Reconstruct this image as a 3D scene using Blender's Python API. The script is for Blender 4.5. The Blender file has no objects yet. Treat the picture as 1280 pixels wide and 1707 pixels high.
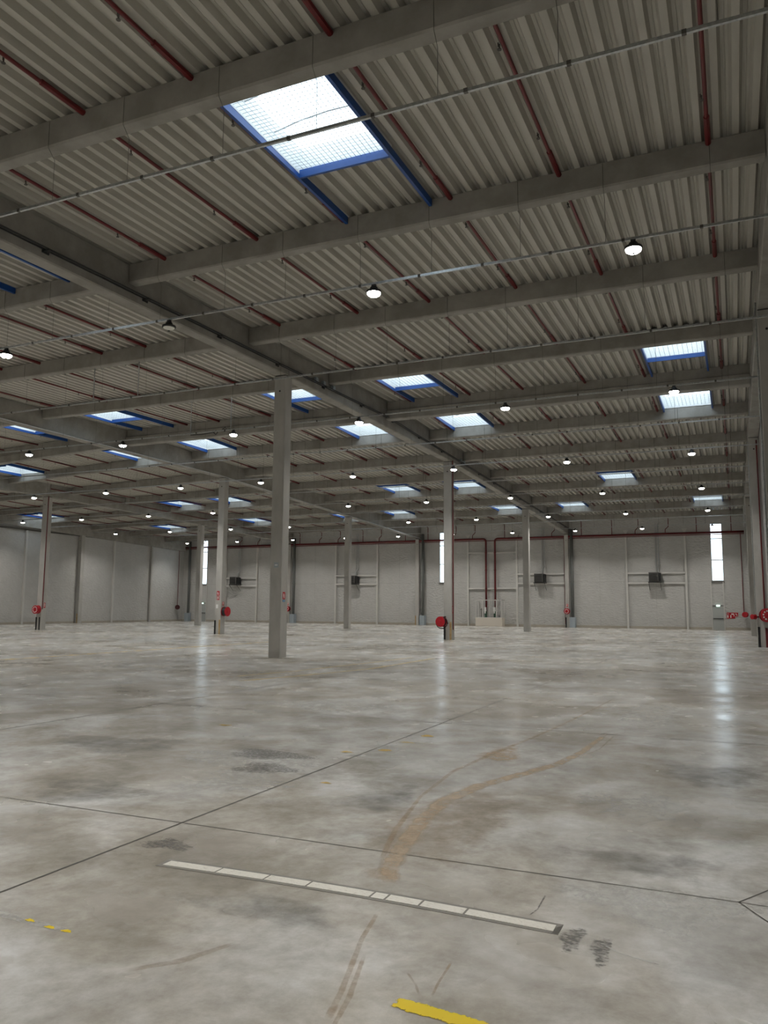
import bpy, bmesh, math, random
from mathutils import Vector, Matrix
random.seed(7)
C = bpy.context.scene.collection
SC = bpy.context.scene

# ------------------------------------------------------------------ camera, world, exposure
H = 1.72
yaw, pitch, roll = 0.41717, 0.12062, -0.0071
F = Vector((-math.sin(yaw)*math.cos(pitch), math.cos(yaw)*math.cos(pitch), math.sin(pitch)))
R0 = Vector((math.cos(yaw), math.sin(yaw), 0)); U0 = R0.cross(F)
RR = math.cos(roll)*R0 - math.sin(roll)*U0; UU = math.sin(roll)*R0 + math.cos(roll)*U0
cam = bpy.data.cameras.new('camera'); co = bpy.data.objects.new('camera', cam); C.objects.link(co)
cam.sensor_fit = 'HORIZONTAL'; cam.sensor_width = 36; cam.lens = 1317.94*36/1280
cam.clip_start = .05; cam.clip_end = 400
M = Matrix((RR, UU, -F)).transposed().to_4x4(); M.translation = Vector((0, 0, H)); co.matrix_world = M
SC.camera = co
EXPOSURE = 0.52
SKY = 2.45
LAMP_W = 88
SC.view_settings.view_transform = 'Standard'; SC.view_settings.look = 'None'
SC.view_settings.exposure = EXPOSURE; SC.view_settings.gamma = 1; SC.view_settings.use_curve_mapping = False
w = bpy.data.worlds.new('overcast_sky'); SC.world = w; w.use_nodes = True
nt = w.node_tree; bg = nt.nodes['Background']
tc = nt.nodes.new('ShaderNodeTexCoord'); nz = nt.nodes.new('ShaderNodeTexNoise'); nz.inputs['Scale'].default_value = 2.2; nz.inputs['Detail'].default_value = 5
rp = nt.nodes.new('ShaderNodeValToRGB'); rp.color_ramp.elements[0].position = .35; rp.color_ramp.elements[1].position = .68
rp.color_ramp.elements[0].color = (.70, .85, 1, 1); rp.color_ramp.elements[1].color = (1, 1, 1, 1)
nt.links.new(tc.outputs['Generated'], nz.inputs['Vector']); nt.links.new(nz.outputs['Fac'], rp.inputs['Fac']); nt.links.new(rp.outputs['Color'], bg.inputs['Color'])
bg.inputs['Strength'].default_value = SKY
cy = SC.cycles
cy.max_bounces = 8; cy.diffuse_bounces = 5; cy.glossy_bounces = 3; cy.transmission_bounces = 4; cy.transparent_max_bounces = 12
cy.sample_clamp_indirect = 6; cy.caustics_reflective = False; cy.caustics_refractive = False

# ------------------------------------------------------------------ materials
def mat(name, col, rough=.6, metal=0, noise=None, bump=None, spec=.5, emit=None, alpha=None):
    """noise=(scale, col2, lo, hi[, stretch]) colour mottling; bump=(scale, strength, dist[, stretch])"""
    m = bpy.data.materials.new(name); m.use_nodes = True; t = m.node_tree; b = t.nodes['Principled BSDF']
    b.inputs['Base Color'].default_value = (*col, 1); b.inputs['Roughness'].default_value = rough
    b.inputs['Metallic'].default_value = metal; b.inputs['Specular IOR Level'].default_value = spec
    if noise or bump:
        tc = t.nodes.new('ShaderNodeTexCoord')
    def nodenoise(sc, stretch, detail=6):
        mp = t.nodes.new('ShaderNodeMapping'); mp.inputs['Scale'].default_value = stretch
        n = t.nodes.new('ShaderNodeTexNoise'); n.inputs['Scale'].default_value = sc; n.inputs['Detail'].default_value = detail; n.inputs['Roughness'].default_value = .6
        t.links.new(tc.outputs['Object'], mp.inputs['Vector']); t.links.new(mp.outputs['Vector'], n.inputs['Vector']); return n
    if noise:
        n = nodenoise(noise[0], noise[4] if len(noise) > 4 else (1, 1, 1))
        r = t.nodes.new('ShaderNodeValToRGB'); r.color_ramp.elements[0].position = noise[2]; r.color_ramp.elements[1].position = noise[3]
        r.color_ramp.elements[0].color = (*col, 1); r.color_ramp.elements[1].color = (*noise[1], 1)
        t.links.new(n.outputs['Fac'], r.inputs['Fac']); t.links.new(r.outputs['Color'], b.inputs['Base Color'])
    if bump:
        n = nodenoise(bump[0], bump[3] if len(bump) > 3 else (1, 1, 1), 3)
        bp = t.nodes.new('ShaderNodeBump'); bp.inputs['Strength'].default_value = bump[1]; bp.inputs['Distance'].default_value = bump[2]
        t.links.new(n.outputs['Fac'], bp.inputs['Height']); t.links.new(bp.outputs['Normal'], b.inputs['Normal'])
    if emit:
        b.inputs['Emission Color'].default_value = (*emit[0], 1); b.inputs['Emission Strength'].default_value = emit[1]
    return m

concrete = mat('beam_concrete', (.25, .238, .212), .85, noise=(1.3, (.33, .316, .288), .38, .62), bump=(14, .15, .02))
concrete_col = mat('column_concrete', (.38, .37, .345), .75, noise=(1.6, (.46, .45, .425), .35, .65, (1, 1, .5)), bump=(18, .12, .01))
deck_m = mat('deck_sheet', (.42, .405, .355), .5, noise=(3, (.49, .475, .425), .3, .7, (1, .15, 1)))
wall_m = mat('wall_panel_white', (.46, .455, .44), .42, noise=(1.3, (.51, .507, .49), .3, .7), bump=(3.2, .8, .09, (1, 1, 2.0)))
steel_white = mat('white_painted_steel', (.58, .57, .545), .5)
dark_steel = mat('dark_joint', (.10, .095, .085), .8)
red_m = mat('red_pipe_paint', (.15, .010, .011), .45, noise=(2, (.11, .008, .009), .3, .7))
red_bright = mat('red_enamel', (.42, .006, .016), .4)
blue_m = mat('blue_steel_paint', (.008, .07, .30), .4)
galv = mat('galvanised_steel', (.55, .57, .57), .35, metal=.85, noise=(20, (.42, .44, .45), .4, .6))
black_m = mat('black_rubber', (.012, .012, .012), .55)
cable_m = mat('black_cable', (.02, .02, .022), .6)
tape_m = mat('white_tape', (.82, .80, .74), .3, noise=(30, (.60, .57, .51), .54, .66, (1, 3, 1)), bump=(60, .3, .01))
tape_edge = mat('bare_clean_concrete', (.23, .22, .20), .5)
brown_m = mat('worn_ochre_timber', (.35, .22, .08), .7, noise=(8, (.45, .33, .17), .4, .6))
heater_m = mat('heater_grey_metal', (.17, .165, .155), .5, metal=.3)
grey_door = mat('door_grey', (.40, .42, .41), .5)
plinth_m = mat('plinth_cream', (.62, .57, .50), .7)
bluegrey = mat('blue_grey_steel', (.33, .38, .42), .5)
downpipe_m = mat('downpipe_dark_grey', (.13, .135, .13), .5)
white_m = mat('white_print', (.8, .8, .78), .5)
curb_m = mat('skylight_upstand_white', (.78, .80, .80), .5)
green_m = mat('exit_green', (.01, .35, .13), .5)
skirt_m = mat('skirting_stained', (.35, .32, .27), .8, noise=(2, (.42, .38, .32), .3, .7))

# lamp lens
lens_on = mat('lamp_lens_lit', (.9, .9, .85), .4, emit=((1, .95, .88), 22))
lens_off = mat('lamp_lens_unlit', (.75, .74, .68), .4)

# translucent dome
def dome_mat():
    m = bpy.data.materials.new('polycarbonate_dome'); m.use_nodes = True; t = m.node_tree; t.nodes.clear()
    o = t.nodes.new('ShaderNodeOutputMaterial'); mx = t.nodes.new('ShaderNodeMixShader'); mx.inputs[0].default_value = .35
    a = t.nodes.new('ShaderNodeBsdfTransparent'); a.inputs['Color'].default_value = (.80, .88, .90, 1)
    b = t.nodes.new('ShaderNodeBsdfTranslucent'); b.inputs['Color'].default_value = (.85, .92, .95, 1)
    t.links.new(a.outputs[0], mx.inputs[1]); t.links.new(b.outputs[0], mx.inputs[2]); t.links.new(mx.outputs[0], o.inputs[0]); return m
dome_m = dome_mat()
def window_glass():
    m = bpy.data.materials.new('frosted_window'); m.use_nodes = True; t = m.node_tree; t.nodes.clear()
    o = t.nodes.new('ShaderNodeOutputMaterial'); mx = t.nodes.new('ShaderNodeMixShader'); mx.inputs[0].default_value = .12
    a = t.nodes.new('ShaderNodeBsdfTransparent'); a.inputs['Color'].default_value = (.92, .95, .95, 1)
    b = t.nodes.new('ShaderNodeBsdfTranslucent'); b.inputs['Color'].default_value = (.92, .95, .95, 1)
    t.links.new(a.outputs[0], mx.inputs[1]); t.links.new(b.outputs[0], mx.inputs[2]); t.links.new(mx.outputs[0], o.inputs[0]); return m
glass_m = window_glass()

def floor_mat():
    m = bpy.data.materials.new('polished_concrete_floor'); m.use_nodes = True; t = m.node_tree; b = t.nodes['Principled BSDF']
    L = t.links.new
    tc = t.nodes.new('ShaderNodeTexCoord')
    def noise(sc, det, rough, st=(1, 1, 1), dist=0):
        mp = t.nodes.new('ShaderNodeMapping'); mp.inputs['Scale'].default_value = st; L(tc.outputs['Object'], mp.inputs['Vector'])
        n = t.nodes.new('ShaderNodeTexNoise'); n.inputs['Scale'].default_value = sc; n.inputs['Detail'].default_value = det; n.inputs['Roughness'].default_value = rough; n.inputs['Distortion'].default_value = dist
        L(mp.outputs['Vector'], n.inputs['Vector']); return n
    def ramp(src, stops):
        r = t.nodes.new('ShaderNodeValToRGB'); e = r.color_ramp.elements
        e[0].position = stops[0][0]; e[0].color = (*stops[0][1], 1); e[1].position = stops[-1][0]; e[1].color = (*stops[-1][1], 1)
        for p, c in stops[1:-1]: x = e.new(p); x.color = (*c, 1)
        L(src.outputs['Fac'], r.inputs['Fac']); return r
    def mix(a, bb, fac, mode='MIX'):
        x = t.nodes.new('ShaderNodeMix'); x.data_type = 'RGBA'; x.blend_type = mode
        if isinstance(fac, float): x.inputs[0].default_value = fac
        else: L(fac, x.inputs[0])
        L(a, x.inputs[6]); L(bb, x.inputs[7]); return x.outputs[2]
    big = ramp(noise(.32, 6, .6, dist=.3), [(.38, (.37, .345, .305)), (.47, (.48, .46, .42)), (.54, (.60, .60, .59)), (.62, (.45, .435, .405))])
    mid = ramp(noise(1.2, 9, .64, dist=.4), [(.36, (.76, .745, .72)), (.5, (.97, .965, .95)), (.63, (1.18, 1.19, 1.21))])
    fine = ramp(noise(9, 8, .72), [(.34, (.84, .83, .81)), (.62, (1.08, 1.08, 1.08))])
    grit = ramp(noise(3.6, 12, .78, st=(1, .8, 1), dist=.5), [(.40, (.80, .79, .77)), (.50, (1, 1, 1)), (.585, (1.03, 1.03, 1.03)), (.62, (1.16, 1.16, 1.17))])
    c1 = mix(big.outputs['Color'], mid.outputs['Color'], .9, 'MULTIPLY'); c2 = mix(mix(c1, grit.outputs['Color'], .38, 'MULTIPLY'), fine.outputs['Color'], .8, 'MULTIPLY')
    L(c2, b.inputs['Base Color'])
    rr = t.nodes.new('ShaderNodeMapRange'); L(noise(1.1, 3, .5).outputs['Fac'], rr.inputs['Value'])
    rr.inputs['From Min'].default_value = .35; rr.inputs['From Max'].default_value = .65; rr.inputs['To Min'].default_value = .29; rr.inputs['To Max'].default_value = .19
    L(rr.outputs[0], b.inputs['Roughness'])
    bp = t.nodes.new('ShaderNodeBump'); bp.inputs['Strength'].default_value = .10; bp.inputs['Distance'].default_value = .01
    L(noise(3.0, 4, .5).outputs['Fac'], bp.inputs['Height']); L(bp.outputs['Normal'], b.inputs['Normal'])
    b.inputs['Specular IOR Level'].default_value = .55
    return m
floor_m = floor_mat()

def decal(name, col, cut=(.42, .6), scale=9, rough=.6, strength=1., st=(1, 1, 1)):
    m = bpy.data.materials.new(name); m.use_nodes = True; t = m.node_tree; b = t.nodes['Principled BSDF']; L = t.links.new
    b.inputs['Base Color'].default_value = (*col, 1); b.inputs['Roughness'].default_value = rough
    at = t.nodes.new('ShaderNodeAttribute'); at.attribute_name = 'cover'
    tc = t.nodes.new('ShaderNodeTexCoord'); mp = t.nodes.new('ShaderNodeMapping'); mp.inputs['Scale'].default_value = st
    n = t.nodes.new('ShaderNodeTexNoise'); n.inputs['Scale'].default_value = scale; n.inputs['Detail'].default_value = 7; n.inputs['Roughness'].default_value = .7
    L(tc.outputs['Object'], mp.inputs['Vector']); L(mp.outputs['Vector'], n.inputs['Vector'])
    ad = t.nodes.new('ShaderNodeMath'); ad.operation = 'MULTIPLY_ADD'; ad.inputs[1].default_value = .55; L(at.outputs['Fac'], ad.inputs[0]); L(n.outputs['Fac'], ad.inputs[2])
    mr = t.nodes.new('ShaderNodeMapRange'); mr.inputs['From Min'].default_value = cut[0]+.38; mr.inputs['From Max'].default_value = cut[1]+.38; mr.inputs['To Max'].default_value = strength
    L(ad.outputs[0], mr.inputs['Value'])
    mu = t.nodes.new('ShaderNodeMath'); mu.operation = 'MULTIPLY'; sm = t.nodes.new('ShaderNodeMapRange'); sm.inputs['From Max'].default_value = .25
    L(at.outputs['Fac'], sm.inputs['Value']); L(mr.outputs[0], mu.inputs[0]); L(sm.outputs[0], mu.inputs[1]); L(mu.outputs[0], b.inputs['Alpha'])
    return m

# ------------------------------------------------------------------ mesh helpers
class MB:
    def __init__(s): s.v = []; s.f = []
    def hexa(s, P):
        n = len(s.v); s.v += [tuple(p) for p in P]
        for q in ((0, 3, 2, 1), (4, 5, 6, 7), (0, 1, 5, 4), (1, 2, 6, 5), (2, 3, 7, 6), (3, 0, 4, 7)): s.f.append(tuple(n+i for i in q))
        return s
    def box(s, x0, x1, y0, y1, z0, z1):
        return s.hexa([(x0, y0, z0), (x1, y0, z0), (x1, y1, z0), (x0, y1, z0), (x0, y0, z1), (x1, y0, z1), (x1, y1, z1), (x0, y1, z1)])
    def quad(s, a, b, c, d):
        n = len(s.v); s.v += [tuple(a), tuple(b), tuple(c), tuple(d)]; s.f.append((n, n+1, n+2, n+3)); return s
    def prism(s, prof, fn, t0, t1):
        """closed profile [(u,v)] swept from t0 to t1 through fn(u,v,t)"""
        n = len(s.v); k = len(prof)
        s.v += [tuple(fn(u, v, t0)) for u, v in prof] + [tuple(fn(u, v, t1)) for u, v in prof]
        for i in range(k): j = (i+1) % k; s.f.append((n+i, n+j, n+k+j, n+k+i))
        s.f.append(tuple(n+i for i in reversed(range(k)))); s.f.append(tuple(n+k+i for i in range(k))); return s
    def tube(s, pts, r, n=8, cap=True):
        pts = [Vector(p) for p in pts]; base = len(s.v); k = len(pts)
        up = None
        for i, p in enumerate(pts):
            d = (pts[min(i+1, k-1)]-pts[max(i-1, 0)]).normalized()
            a = Vector((0, 0, 1)) if abs(d.z) < .95 else Vector((1, 0, 0))
            if up is not None:
                a = up
            x = d.cross(a).normalized(); y = x.cross(d).normalized(); up = y
            sc = 1.0
            if 0 < i < k-1:
                c = (pts[i]-pts[i-1]).normalized().dot((pts[i+1]-pts[i]).normalized()); sc = 1/max(.5, math.sqrt((1+c)/2))
            rr = r[i] if isinstance(r, (list, tuple)) else r
            for j in range(n):
                an = 2*math.pi*j/n; s.v.append(tuple(p + (x*math.cos(an)*sc + y*math.sin(an))*rr))
        for i in range(k-1):
            for j in range(n):
                a = base+i*n+j; b = base+i*n+(j+1) % n; s.f.append((a, b, b+n, a+n))
        if cap: s.f.append(tuple(base+j for j in reversed(range(n)))); s.f.append(tuple(base+(k-1)*n+j for j in range(n)))
        return s
    def lathe(s, prof, c=(0, 0, 0), ax=(0, 0, 1), n=24):
        ax = Vector(ax).normalized(); a = Vector((0, 0, 1)) if abs(ax.z) < .9 else Vector((1, 0, 0)); x = ax.cross(a).normalized(); y = ax.cross(x)
        c = Vector(c); base = len(s.v); k = len(prof)
        for r, h in prof:
            for j in range(n):
                an = 2*math.pi*j/n; s.v.append(tuple(c+ax*h+(x*math.cos(an)+y*math.sin(an))*r))
        for i in range(k-1):
            for j in range(n):
                a = base+i*n+j; b = base+i*n+(j+1) % n; s.f.append((a, b, b+n, a+n))
        s.f.append(tuple(base+j for j in reversed(range(n)))); s.f.append(tuple(base+(k-1)*n+j for j in range(n)))
        return s
    def build(s, name, m, parent=None, bevel=0, smooth=False, loc=None):
        me = bpy.data.meshes.new(name); me.from_pydata(s.v, [], s.f); me.materials.append(m)
        bm = bmesh.new(); bm.from_mesh(me); bmesh.ops.recalc_face_normals(bm, faces=bm.faces)
        if bevel: bmesh.ops.bevel(bm, geom=bm.edges[:], offset=bevel, segments=1, affect='EDGES')
        bm.to_mesh(me); bm.free()
        if smooth:
            for p in me.polygons: p.use_smooth = True
        o = bpy.data.objects.new(name, me); C.objects.link(o)
        if loc is not None: o.location = loc
        if parent is not None:
            o.parent = parent
            if loc is None: o.location = -parent.location      # vertices are in world space
        return o

def tag(o, label=None, cat=None, group=None, kind=None):
    if label: o['label'] = label
    if cat: o['category'] = cat
    if group: o['group'] = group
    if kind: o['kind'] = kind
    return o
def thing(name, label, cat, loc=(0, 0, 0), group=None):
    o = bpy.data.objects.new(name, None); C.objects.link(o); o.location = loc; o.empty_display_size = .2
    return tag(o, label, cat, group)
def copy_to(o, parent, loc, data=None):
    c = o.copy(); C.objects.link(c); c.parent = parent; c.location = loc
    return c
def sub(o, p):
    o.parent = p; o.location = (0, 0, 0); return o
ORD = ['first', 'second', 'third', 'fourth', 'fifth', 'sixth', 'seventh', 'eighth', 'ninth', 'tenth', 'eleventh', 'twelfth', 'thirteenth', 'fourteenth', 'fifteenth']

# ------------------------------------------------------------------ plan of the hall
XA, XB, XC, XD, XL = .87, -14.33, -29.60, -44.83, -59.65      # right faces of the column lines (XA: left face)
CW = .46
Y0, Y1, Y2, YW = 23.61, 41.62, 59.62, 76.27
YBACK = -10.0
YR = 32.65
BY = [9.9+5.65*k for k in range(-3, 12)]                       # beam front faces, k=0.. are the ones in view
BWID = .30
def drop(X, Y):
    """the roof falls a little towards the far left"""
    t = min(1, max(0, (Y-38)/17)); dD = .58*(1-t)+.15*t; dL = .75*(1-t)+.62*t
    if X > XC: return 0
    if X > XD: return dD*(XC-X)/(XC-XD)
    return dD+(dL-dD)*min(1, (XD-X)/(XD-XL))
def roofz(X, Y): return 11.15-.025*abs(Y-YR)-drop(X, Y)         # underside of the deck
def beamz(X, Y): return 10.62-.025*abs(Y-YR)-drop(X, Y)
def girz(X, Y):
    if Y < 23.6: z = 9.90-.0246*(23.6-Y)
    elif Y < 41.8: z = 9.92
    else: z = 9.92-.0322*(Y-41.8)
    return z-drop(X, Y)*.95

# ------------------------------------------------------------------ setting
fl = MB().box(XL-.6, 2.4, YBACK-.5, YW+.6, -.2, 0).build('floor', floor_m); tag(fl, kind='structure')
# floor joints (saw cuts)
jm = mat('saw_cut_filler', (.10, .095, .085), .7)
jb = MB()
def jline(x0, y0, x1, y1, wd=.014):
    d = Vector((x1-x0, y1-y0, 0)); n = Vector((-d.y, d.x, 0)).normalized()*wd/2; z = .0015
    jb.quad(Vector((x0, y0, z))-n, Vector((x1, y1, z))-n, Vector((x1, y1, z))+n, Vector((x0, y0, z))+n)
for x in (-4.13, -9.42, -14.6, -19.9, -25.2, -30.5, -35.8, -41.1, -46.4, -51.7, -57): jline(x, YBACK, x, YW, .02 if x > -5 else .028)
for y in (-.8, 5.37, 11.55, 17.7, 23.9, 30.0, 36.2, 42.3, 48.5, 54.7, 60.8, 67, 73.2): jline(XL, y, -.06 if 5 < y < 6 else 1.3, y, .013 if y < 6 else .022)
for a, b in (((-.06, 5.37), (.45, 6.27)), ((-.06, 5.37), (.45, 4.47)), ((-.06, 5.37), (.12, 5.36))): jline(*a, *b, .011)
tag(jb.build('saw_cut_joints', jm, fl), kind='stuff')

# walls with real openings for the three window strips
WIN = [(-1.87, -.88), (-27.55, -26.62), (-57.25, -56.35)]; WZ0, WZ1 = 4.27, 9.42
wb = MB(); xs = [XL-.1]
for a, b in sorted(WIN): xs += [a, b]
xs.append(1.8)
for i in range(0, len(xs), 2): wb.box(xs[i], xs[i+1], YW, YW+.25, 0, 11.6)
for a, b in WIN: wb.box(a, b, YW, YW+.25, 0, WZ0); wb.box(a, b, YW, YW+.25, WZ1, 11.6)
tag(wb.build('wall_back', wall_m), kind='structure')
tag(MB().box(XL-.35, XL-.1, YBACK, YW+.25, 0, 11.6).build('wall_left', wall_m), kind='structure')
tag(MB().box(1.36, 1.6, YBACK, YW+.25, 0, 11.6).build('wall_right', wall_m), kind='structure')
tag(MB().box(XL-.35, 1.6, YBACK-.25, YBACK, 0, 11.6).build('wall_front', wall_m), kind='structure')
tag(MB().box(XL-.1, 1.36, YW-.05, YW, 0, .22).build('baseboard_back', skirt_m), kind='structure')
tag(MB().box(XL-.1, XL-.05, YBACK, YW, 0, .2).build('baseboard_left', skirt_m), kind='structure')
# panel seams and cladding posts
tr = [0]
def trim(mb, m=steel_white):
    tr[0] += 1; return tag(mb.build('trim_%d' % tr[0], m), kind='structure')
for X in (-9.13, -4.0, -19.47, -24.45, -34.45, -39.38, -49.38, -53.6):
    mb = MB().box(X-.08, X+.08, YW-.24, YW-.002, 0, 8.75); mb.prism([(-.07, 8.75), (.07, 8.75), (.26, 9.05), (-.26, 9.05)], lambda u, v, t, X=X: (X+u, YW-t, v), .03, .13); trim(mb)
for X0, X1, zs in ((-9.06, -4.07, (5.05, 4.14)), (-19.40, -14.85, (5.08, 4.17)), (-24.38, -19.54, (7.23, 3.70)), (-39.31, -34.52, (5.10, 4.20)), (-53.53, -49.45, (4.96, 4.07))):
    for z in zs: trim(MB().box(X0, X1, YW-.22, YW-.002, z-.07, z+.07))
seam = MB()
for z in (4.28,): seam.box(XL, 1.3, YW-.006, YW-.001, z-.012, z+.012)
for X in (-11.6, -6.6, -16.9, -32.0, -36.9, -42, -47, -51.5): seam.box(X-.01, X+.01, YW-.006, YW-.001, 0, 9)
seamo = mat('panel_seam', (.36, .355, .34), .7); trim(seam, seamo)
for Y in (47.5, 53.2, 64.6): trim(MB().box(XL-.1, XL+.08, Y-.09, Y+.09, 0, 8.6))
trim(MB().box(XL-.1, XL+.05, Y0-20, YW, 8.6, 8.72), dark_steel)
trim(MB().box(XL-.1, XL+.10, Y0-20, YW, 8.85, 9.0), galv)
# window strips: frame, panes, bars
for i, (a, b) in enumerate(WIN):
    f = thing('window_%d' % (i+1), None, None, ((a+b)/2, YW, WZ0)); f['kind'] = 'structure'
    fr = MB()
    for x in (a, b-.05): fr.box(x, x+.05, YW+.02, YW+.2, WZ0, WZ1)
    for z in (WZ0, WZ0+1.85, WZ0+3.75, WZ1-.05): fr.box(a+.05, b-.05, YW-.02, YW+.09, z, z+.08)
    fr.build('window_frame', galv, f)
    MB().box(a+.05, b-.05, YW+.1, YW+.115, WZ0, WZ1).build('window_pane', glass_m, f)
    MB().box(a-.05, b+.05, YW-.1, YW-.003, WZ0-.12, WZ0-.02).build('window_sill', heater_m, f)
    ld = bpy.data.lights.new('daylight_portal', 'AREA'); ld.shape = 'RECTANGLE'; ld.size = b-a; ld.size_y = WZ1-WZ0; ld.cycles.is_portal = True
    lo = bpy.data.objects.new('daylight_portal', ld); C.objects.link(lo); lo.location = ((a+b)/2, YW+.24, (WZ0+WZ1)/2); lo.rotation_euler = (-math.pi/2, 0, 0)
# doors under the outer window strips
for i, (a, b) in enumerate(((-1.92, -1.02), (-57.2, -56.3))):
    d = thing('door_%d' % (i+1), None, None, ((a+b)/2, YW, 0)); d['kind'] = 'structure'
    dl = MB().box(a, b, YW-.07, YW-.003, .02, 2.0).build('door_leaf', grey_door, d)
    fr = MB().box(a-.09, a-.01, YW-.12, YW-.003, 0, 4.2).box(b+.01, b+.09, YW-.12, YW-.003, 0, 4.2).box(a-.01, b+.01, YW-.1, YW-.003, 2.0, 2.06); fr.build('door_frame', steel_white, d)
    sub(MB().box(a+.05, b-.05, YW-.14, YW-.07, .95, 1.01).build('push_bar', black_m, d), dl)
    MB().box(a-.02, b+.02, YW-.1, YW-.05, 0, .03).build('threshold', galv, d)
    MB().box(a, b, YW-.15, YW-.12, 2.07, 2.12).build('door_closer', black_m, d)

# ------------------------------------------------------------------ skylight layout
SKYL = 2.0
def row(yb, after): return (yb+BWID+.02, yb+BWID+3.12) if after else (yb-2.98, yb-.02)
RA, RB, RC, RD, RE = row(9.9, True), row(26.85, True), row(38.15, False), row(55.1, False), row(66.4, False)
SK = [(-7.85, RA, 'a'), (-12.92, RB, 'b'), (-2.65, RB, 'b'), (-12.92, RC, 'c'), (-2.65, RC, 'c'), (-7.85, RD, 'd'), (-12.92, RE, 'e'), (-2.65, RE, 'e'),
      (-18.45, RA, 'a'), (-18.4, RB, 'b'), (-28.5, RB, 'b'), (-18.4, RC, 'c'), (-28.45, RC, 'c'), (-18.4, RD, 'd'), (-23.5, RD, 'd'), (-18.5, RE, 'e'), (-28.4, RE, 'e'),
      (-33.75, RB, 'b'), (-33.7, RC, 'c'), (-43.6, RC, 'c'), (-43.6, RD, 'd'), (-38.6, RD, 'd'), (-43.5, RE, 'e'), (-33.5, RE, 'e'),
      (-59.2, RD, 'd'), (-53.9, RE, 'e')]

# ------------------------------------------------------------------ ceiling: trapezoidal deck with openings
PITCH = .33
def deck():
    v = []; f = []
    xs = []; x = XL-.1; hi = .13
    prof = [(0, 0), (.115, 0), (.165, 1), (.21, 1), (.225, .9), (.24, 1), (.28, 1)]   # (x in pitch, height factor)
    while x < 1.4:
        for u, h in prof: xs.append((x+u, h*hi))
        x += PITCH
    ys = [YBACK]+[y for y in BY if y > YBACK]+[YW+.05]
    ys = sorted(set(ys+[YR]))
    def sheet(xa, ya, yb_):
        n = len(v)
        for px, ph in xa: v.append((px, ya, roofz(px, ya)+ph)); v.append((px, yb_, roofz(px, yb_)+ph))
        for i in range(len(xa)-1): f.append((n+2*i, n+2*i+1, n+2*i+3, n+2*i+2))
    def height(X):
        for i in range(len(xs)-1):
            if xs[i][0] <= X <= xs[i+1][0]:
                t = (X-xs[i][0])/max(1e-9, xs[i+1][0]-xs[i][0]); return xs[i][1]*(1-t)+xs[i+1][1]*t
        return 0
    for i in range(len(ys)-1):
        a, b = ys[i], ys[i+1]
        hol = [(X, X+SKYL, r[0], r[1]) for X, r, _ in SK if r[0] < b-.05 and r[1] > a+.05]
        hol.sort(); cur = xs[0][0]; segs = []
        for X0_, X1_, h0, h1 in hol:
            segs.append((cur, X0_, None)); segs.append((X0_, X1_, (h0, h1))); cur = X1_
        segs.append((cur, xs[-1][0], None))
        for s0, s1, h in segs:
            pts = [(s0, height(s0))]+[p for p in xs if s0+.001 < p[0] < s1-.001]+[(s1, height(s1))]
            if h is None: sheet(pts, a, b)
            else:
                if h[0] > a+.01: sheet(pts, a, h[0])
                if h[1] < b-.01: sheet(pts, h[1], b)
    me = bpy.data.meshes.new('ceiling'); me.from_pydata(v, [], f); me.materials.append(deck_m)
    o = bpy.data.objects.new('ceiling', me); C.objects.link(o); tag(o, kind='structure')
deck()

# ------------------------------------------------------------------ girders, beams, columns
BAYN = ['rightmost bay', 'second bay from the right', 'third bay from the right', 'leftmost bay']
GIR = [(XB-CW, XB, 'B'), (XC-CW, XC, 'C'), (XD-CW, XD, 'D')]
gl = ['deep concrete main girder running away from upper left, nearest the camera', 'deep concrete main girder on the second column line from the right', 'deep concrete main girder carried by the leftmost free columns']
GLINES = []
def sweep_y(mb, x0, x1, ys, zb, zt, ch=.03):
    """beam of rectangular section with chamfered bottom edges following bottom zb(y) and top zt(y)"""
    n0 = len(mb.v)
    for y in ys:
        for px, pz in ((x0+ch, zb(y)), (x1-ch, zb(y)), (x1, zb(y)+ch), (x1, zt(y)), (x0, zt(y)), (x0, zb(y)+ch)): mb.v.append((px, y, pz))
    for i in range(len(ys)-1):
        for j in range(6): k = (j+1) % 6; a = n0+i*6; mb.f.append((a+j, a+k, a+6+k, a+6+j))
    mb.f.append(tuple(n0+j for j in reversed(range(6)))); mb.f.append(tuple(n0+(len(ys)-1)*6+j for j in range(6)))
gy = [YBACK, 5.6, 23.6, 32.65, 41.8, 59.9, YW-.01]
for (x0, x1, n), lab in zip(GIR, gl):
    t = thing('main_girder', lab, 'girder', (x0+.23, 24, 9.9), 'main girders')
    seg = [YBACK, 5.6, Y0+.23, Y1+.23, Y2+.23, YW-.01]
    for i in range(len(seg)-1):
        mb = MB(); a, b = seg[i]+.012, seg[i+1]-.012
        ys = [a]+[y for y in (11.6, YR) if a < y < b]+[b]
        sweep_y(mb, x0+.01, x1-.01, ys, lambda y: girz(x0, y)+.04, lambda y: roofz(x0, y)-.01)
        mb.build('girder_segment', concrete, t)
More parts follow.
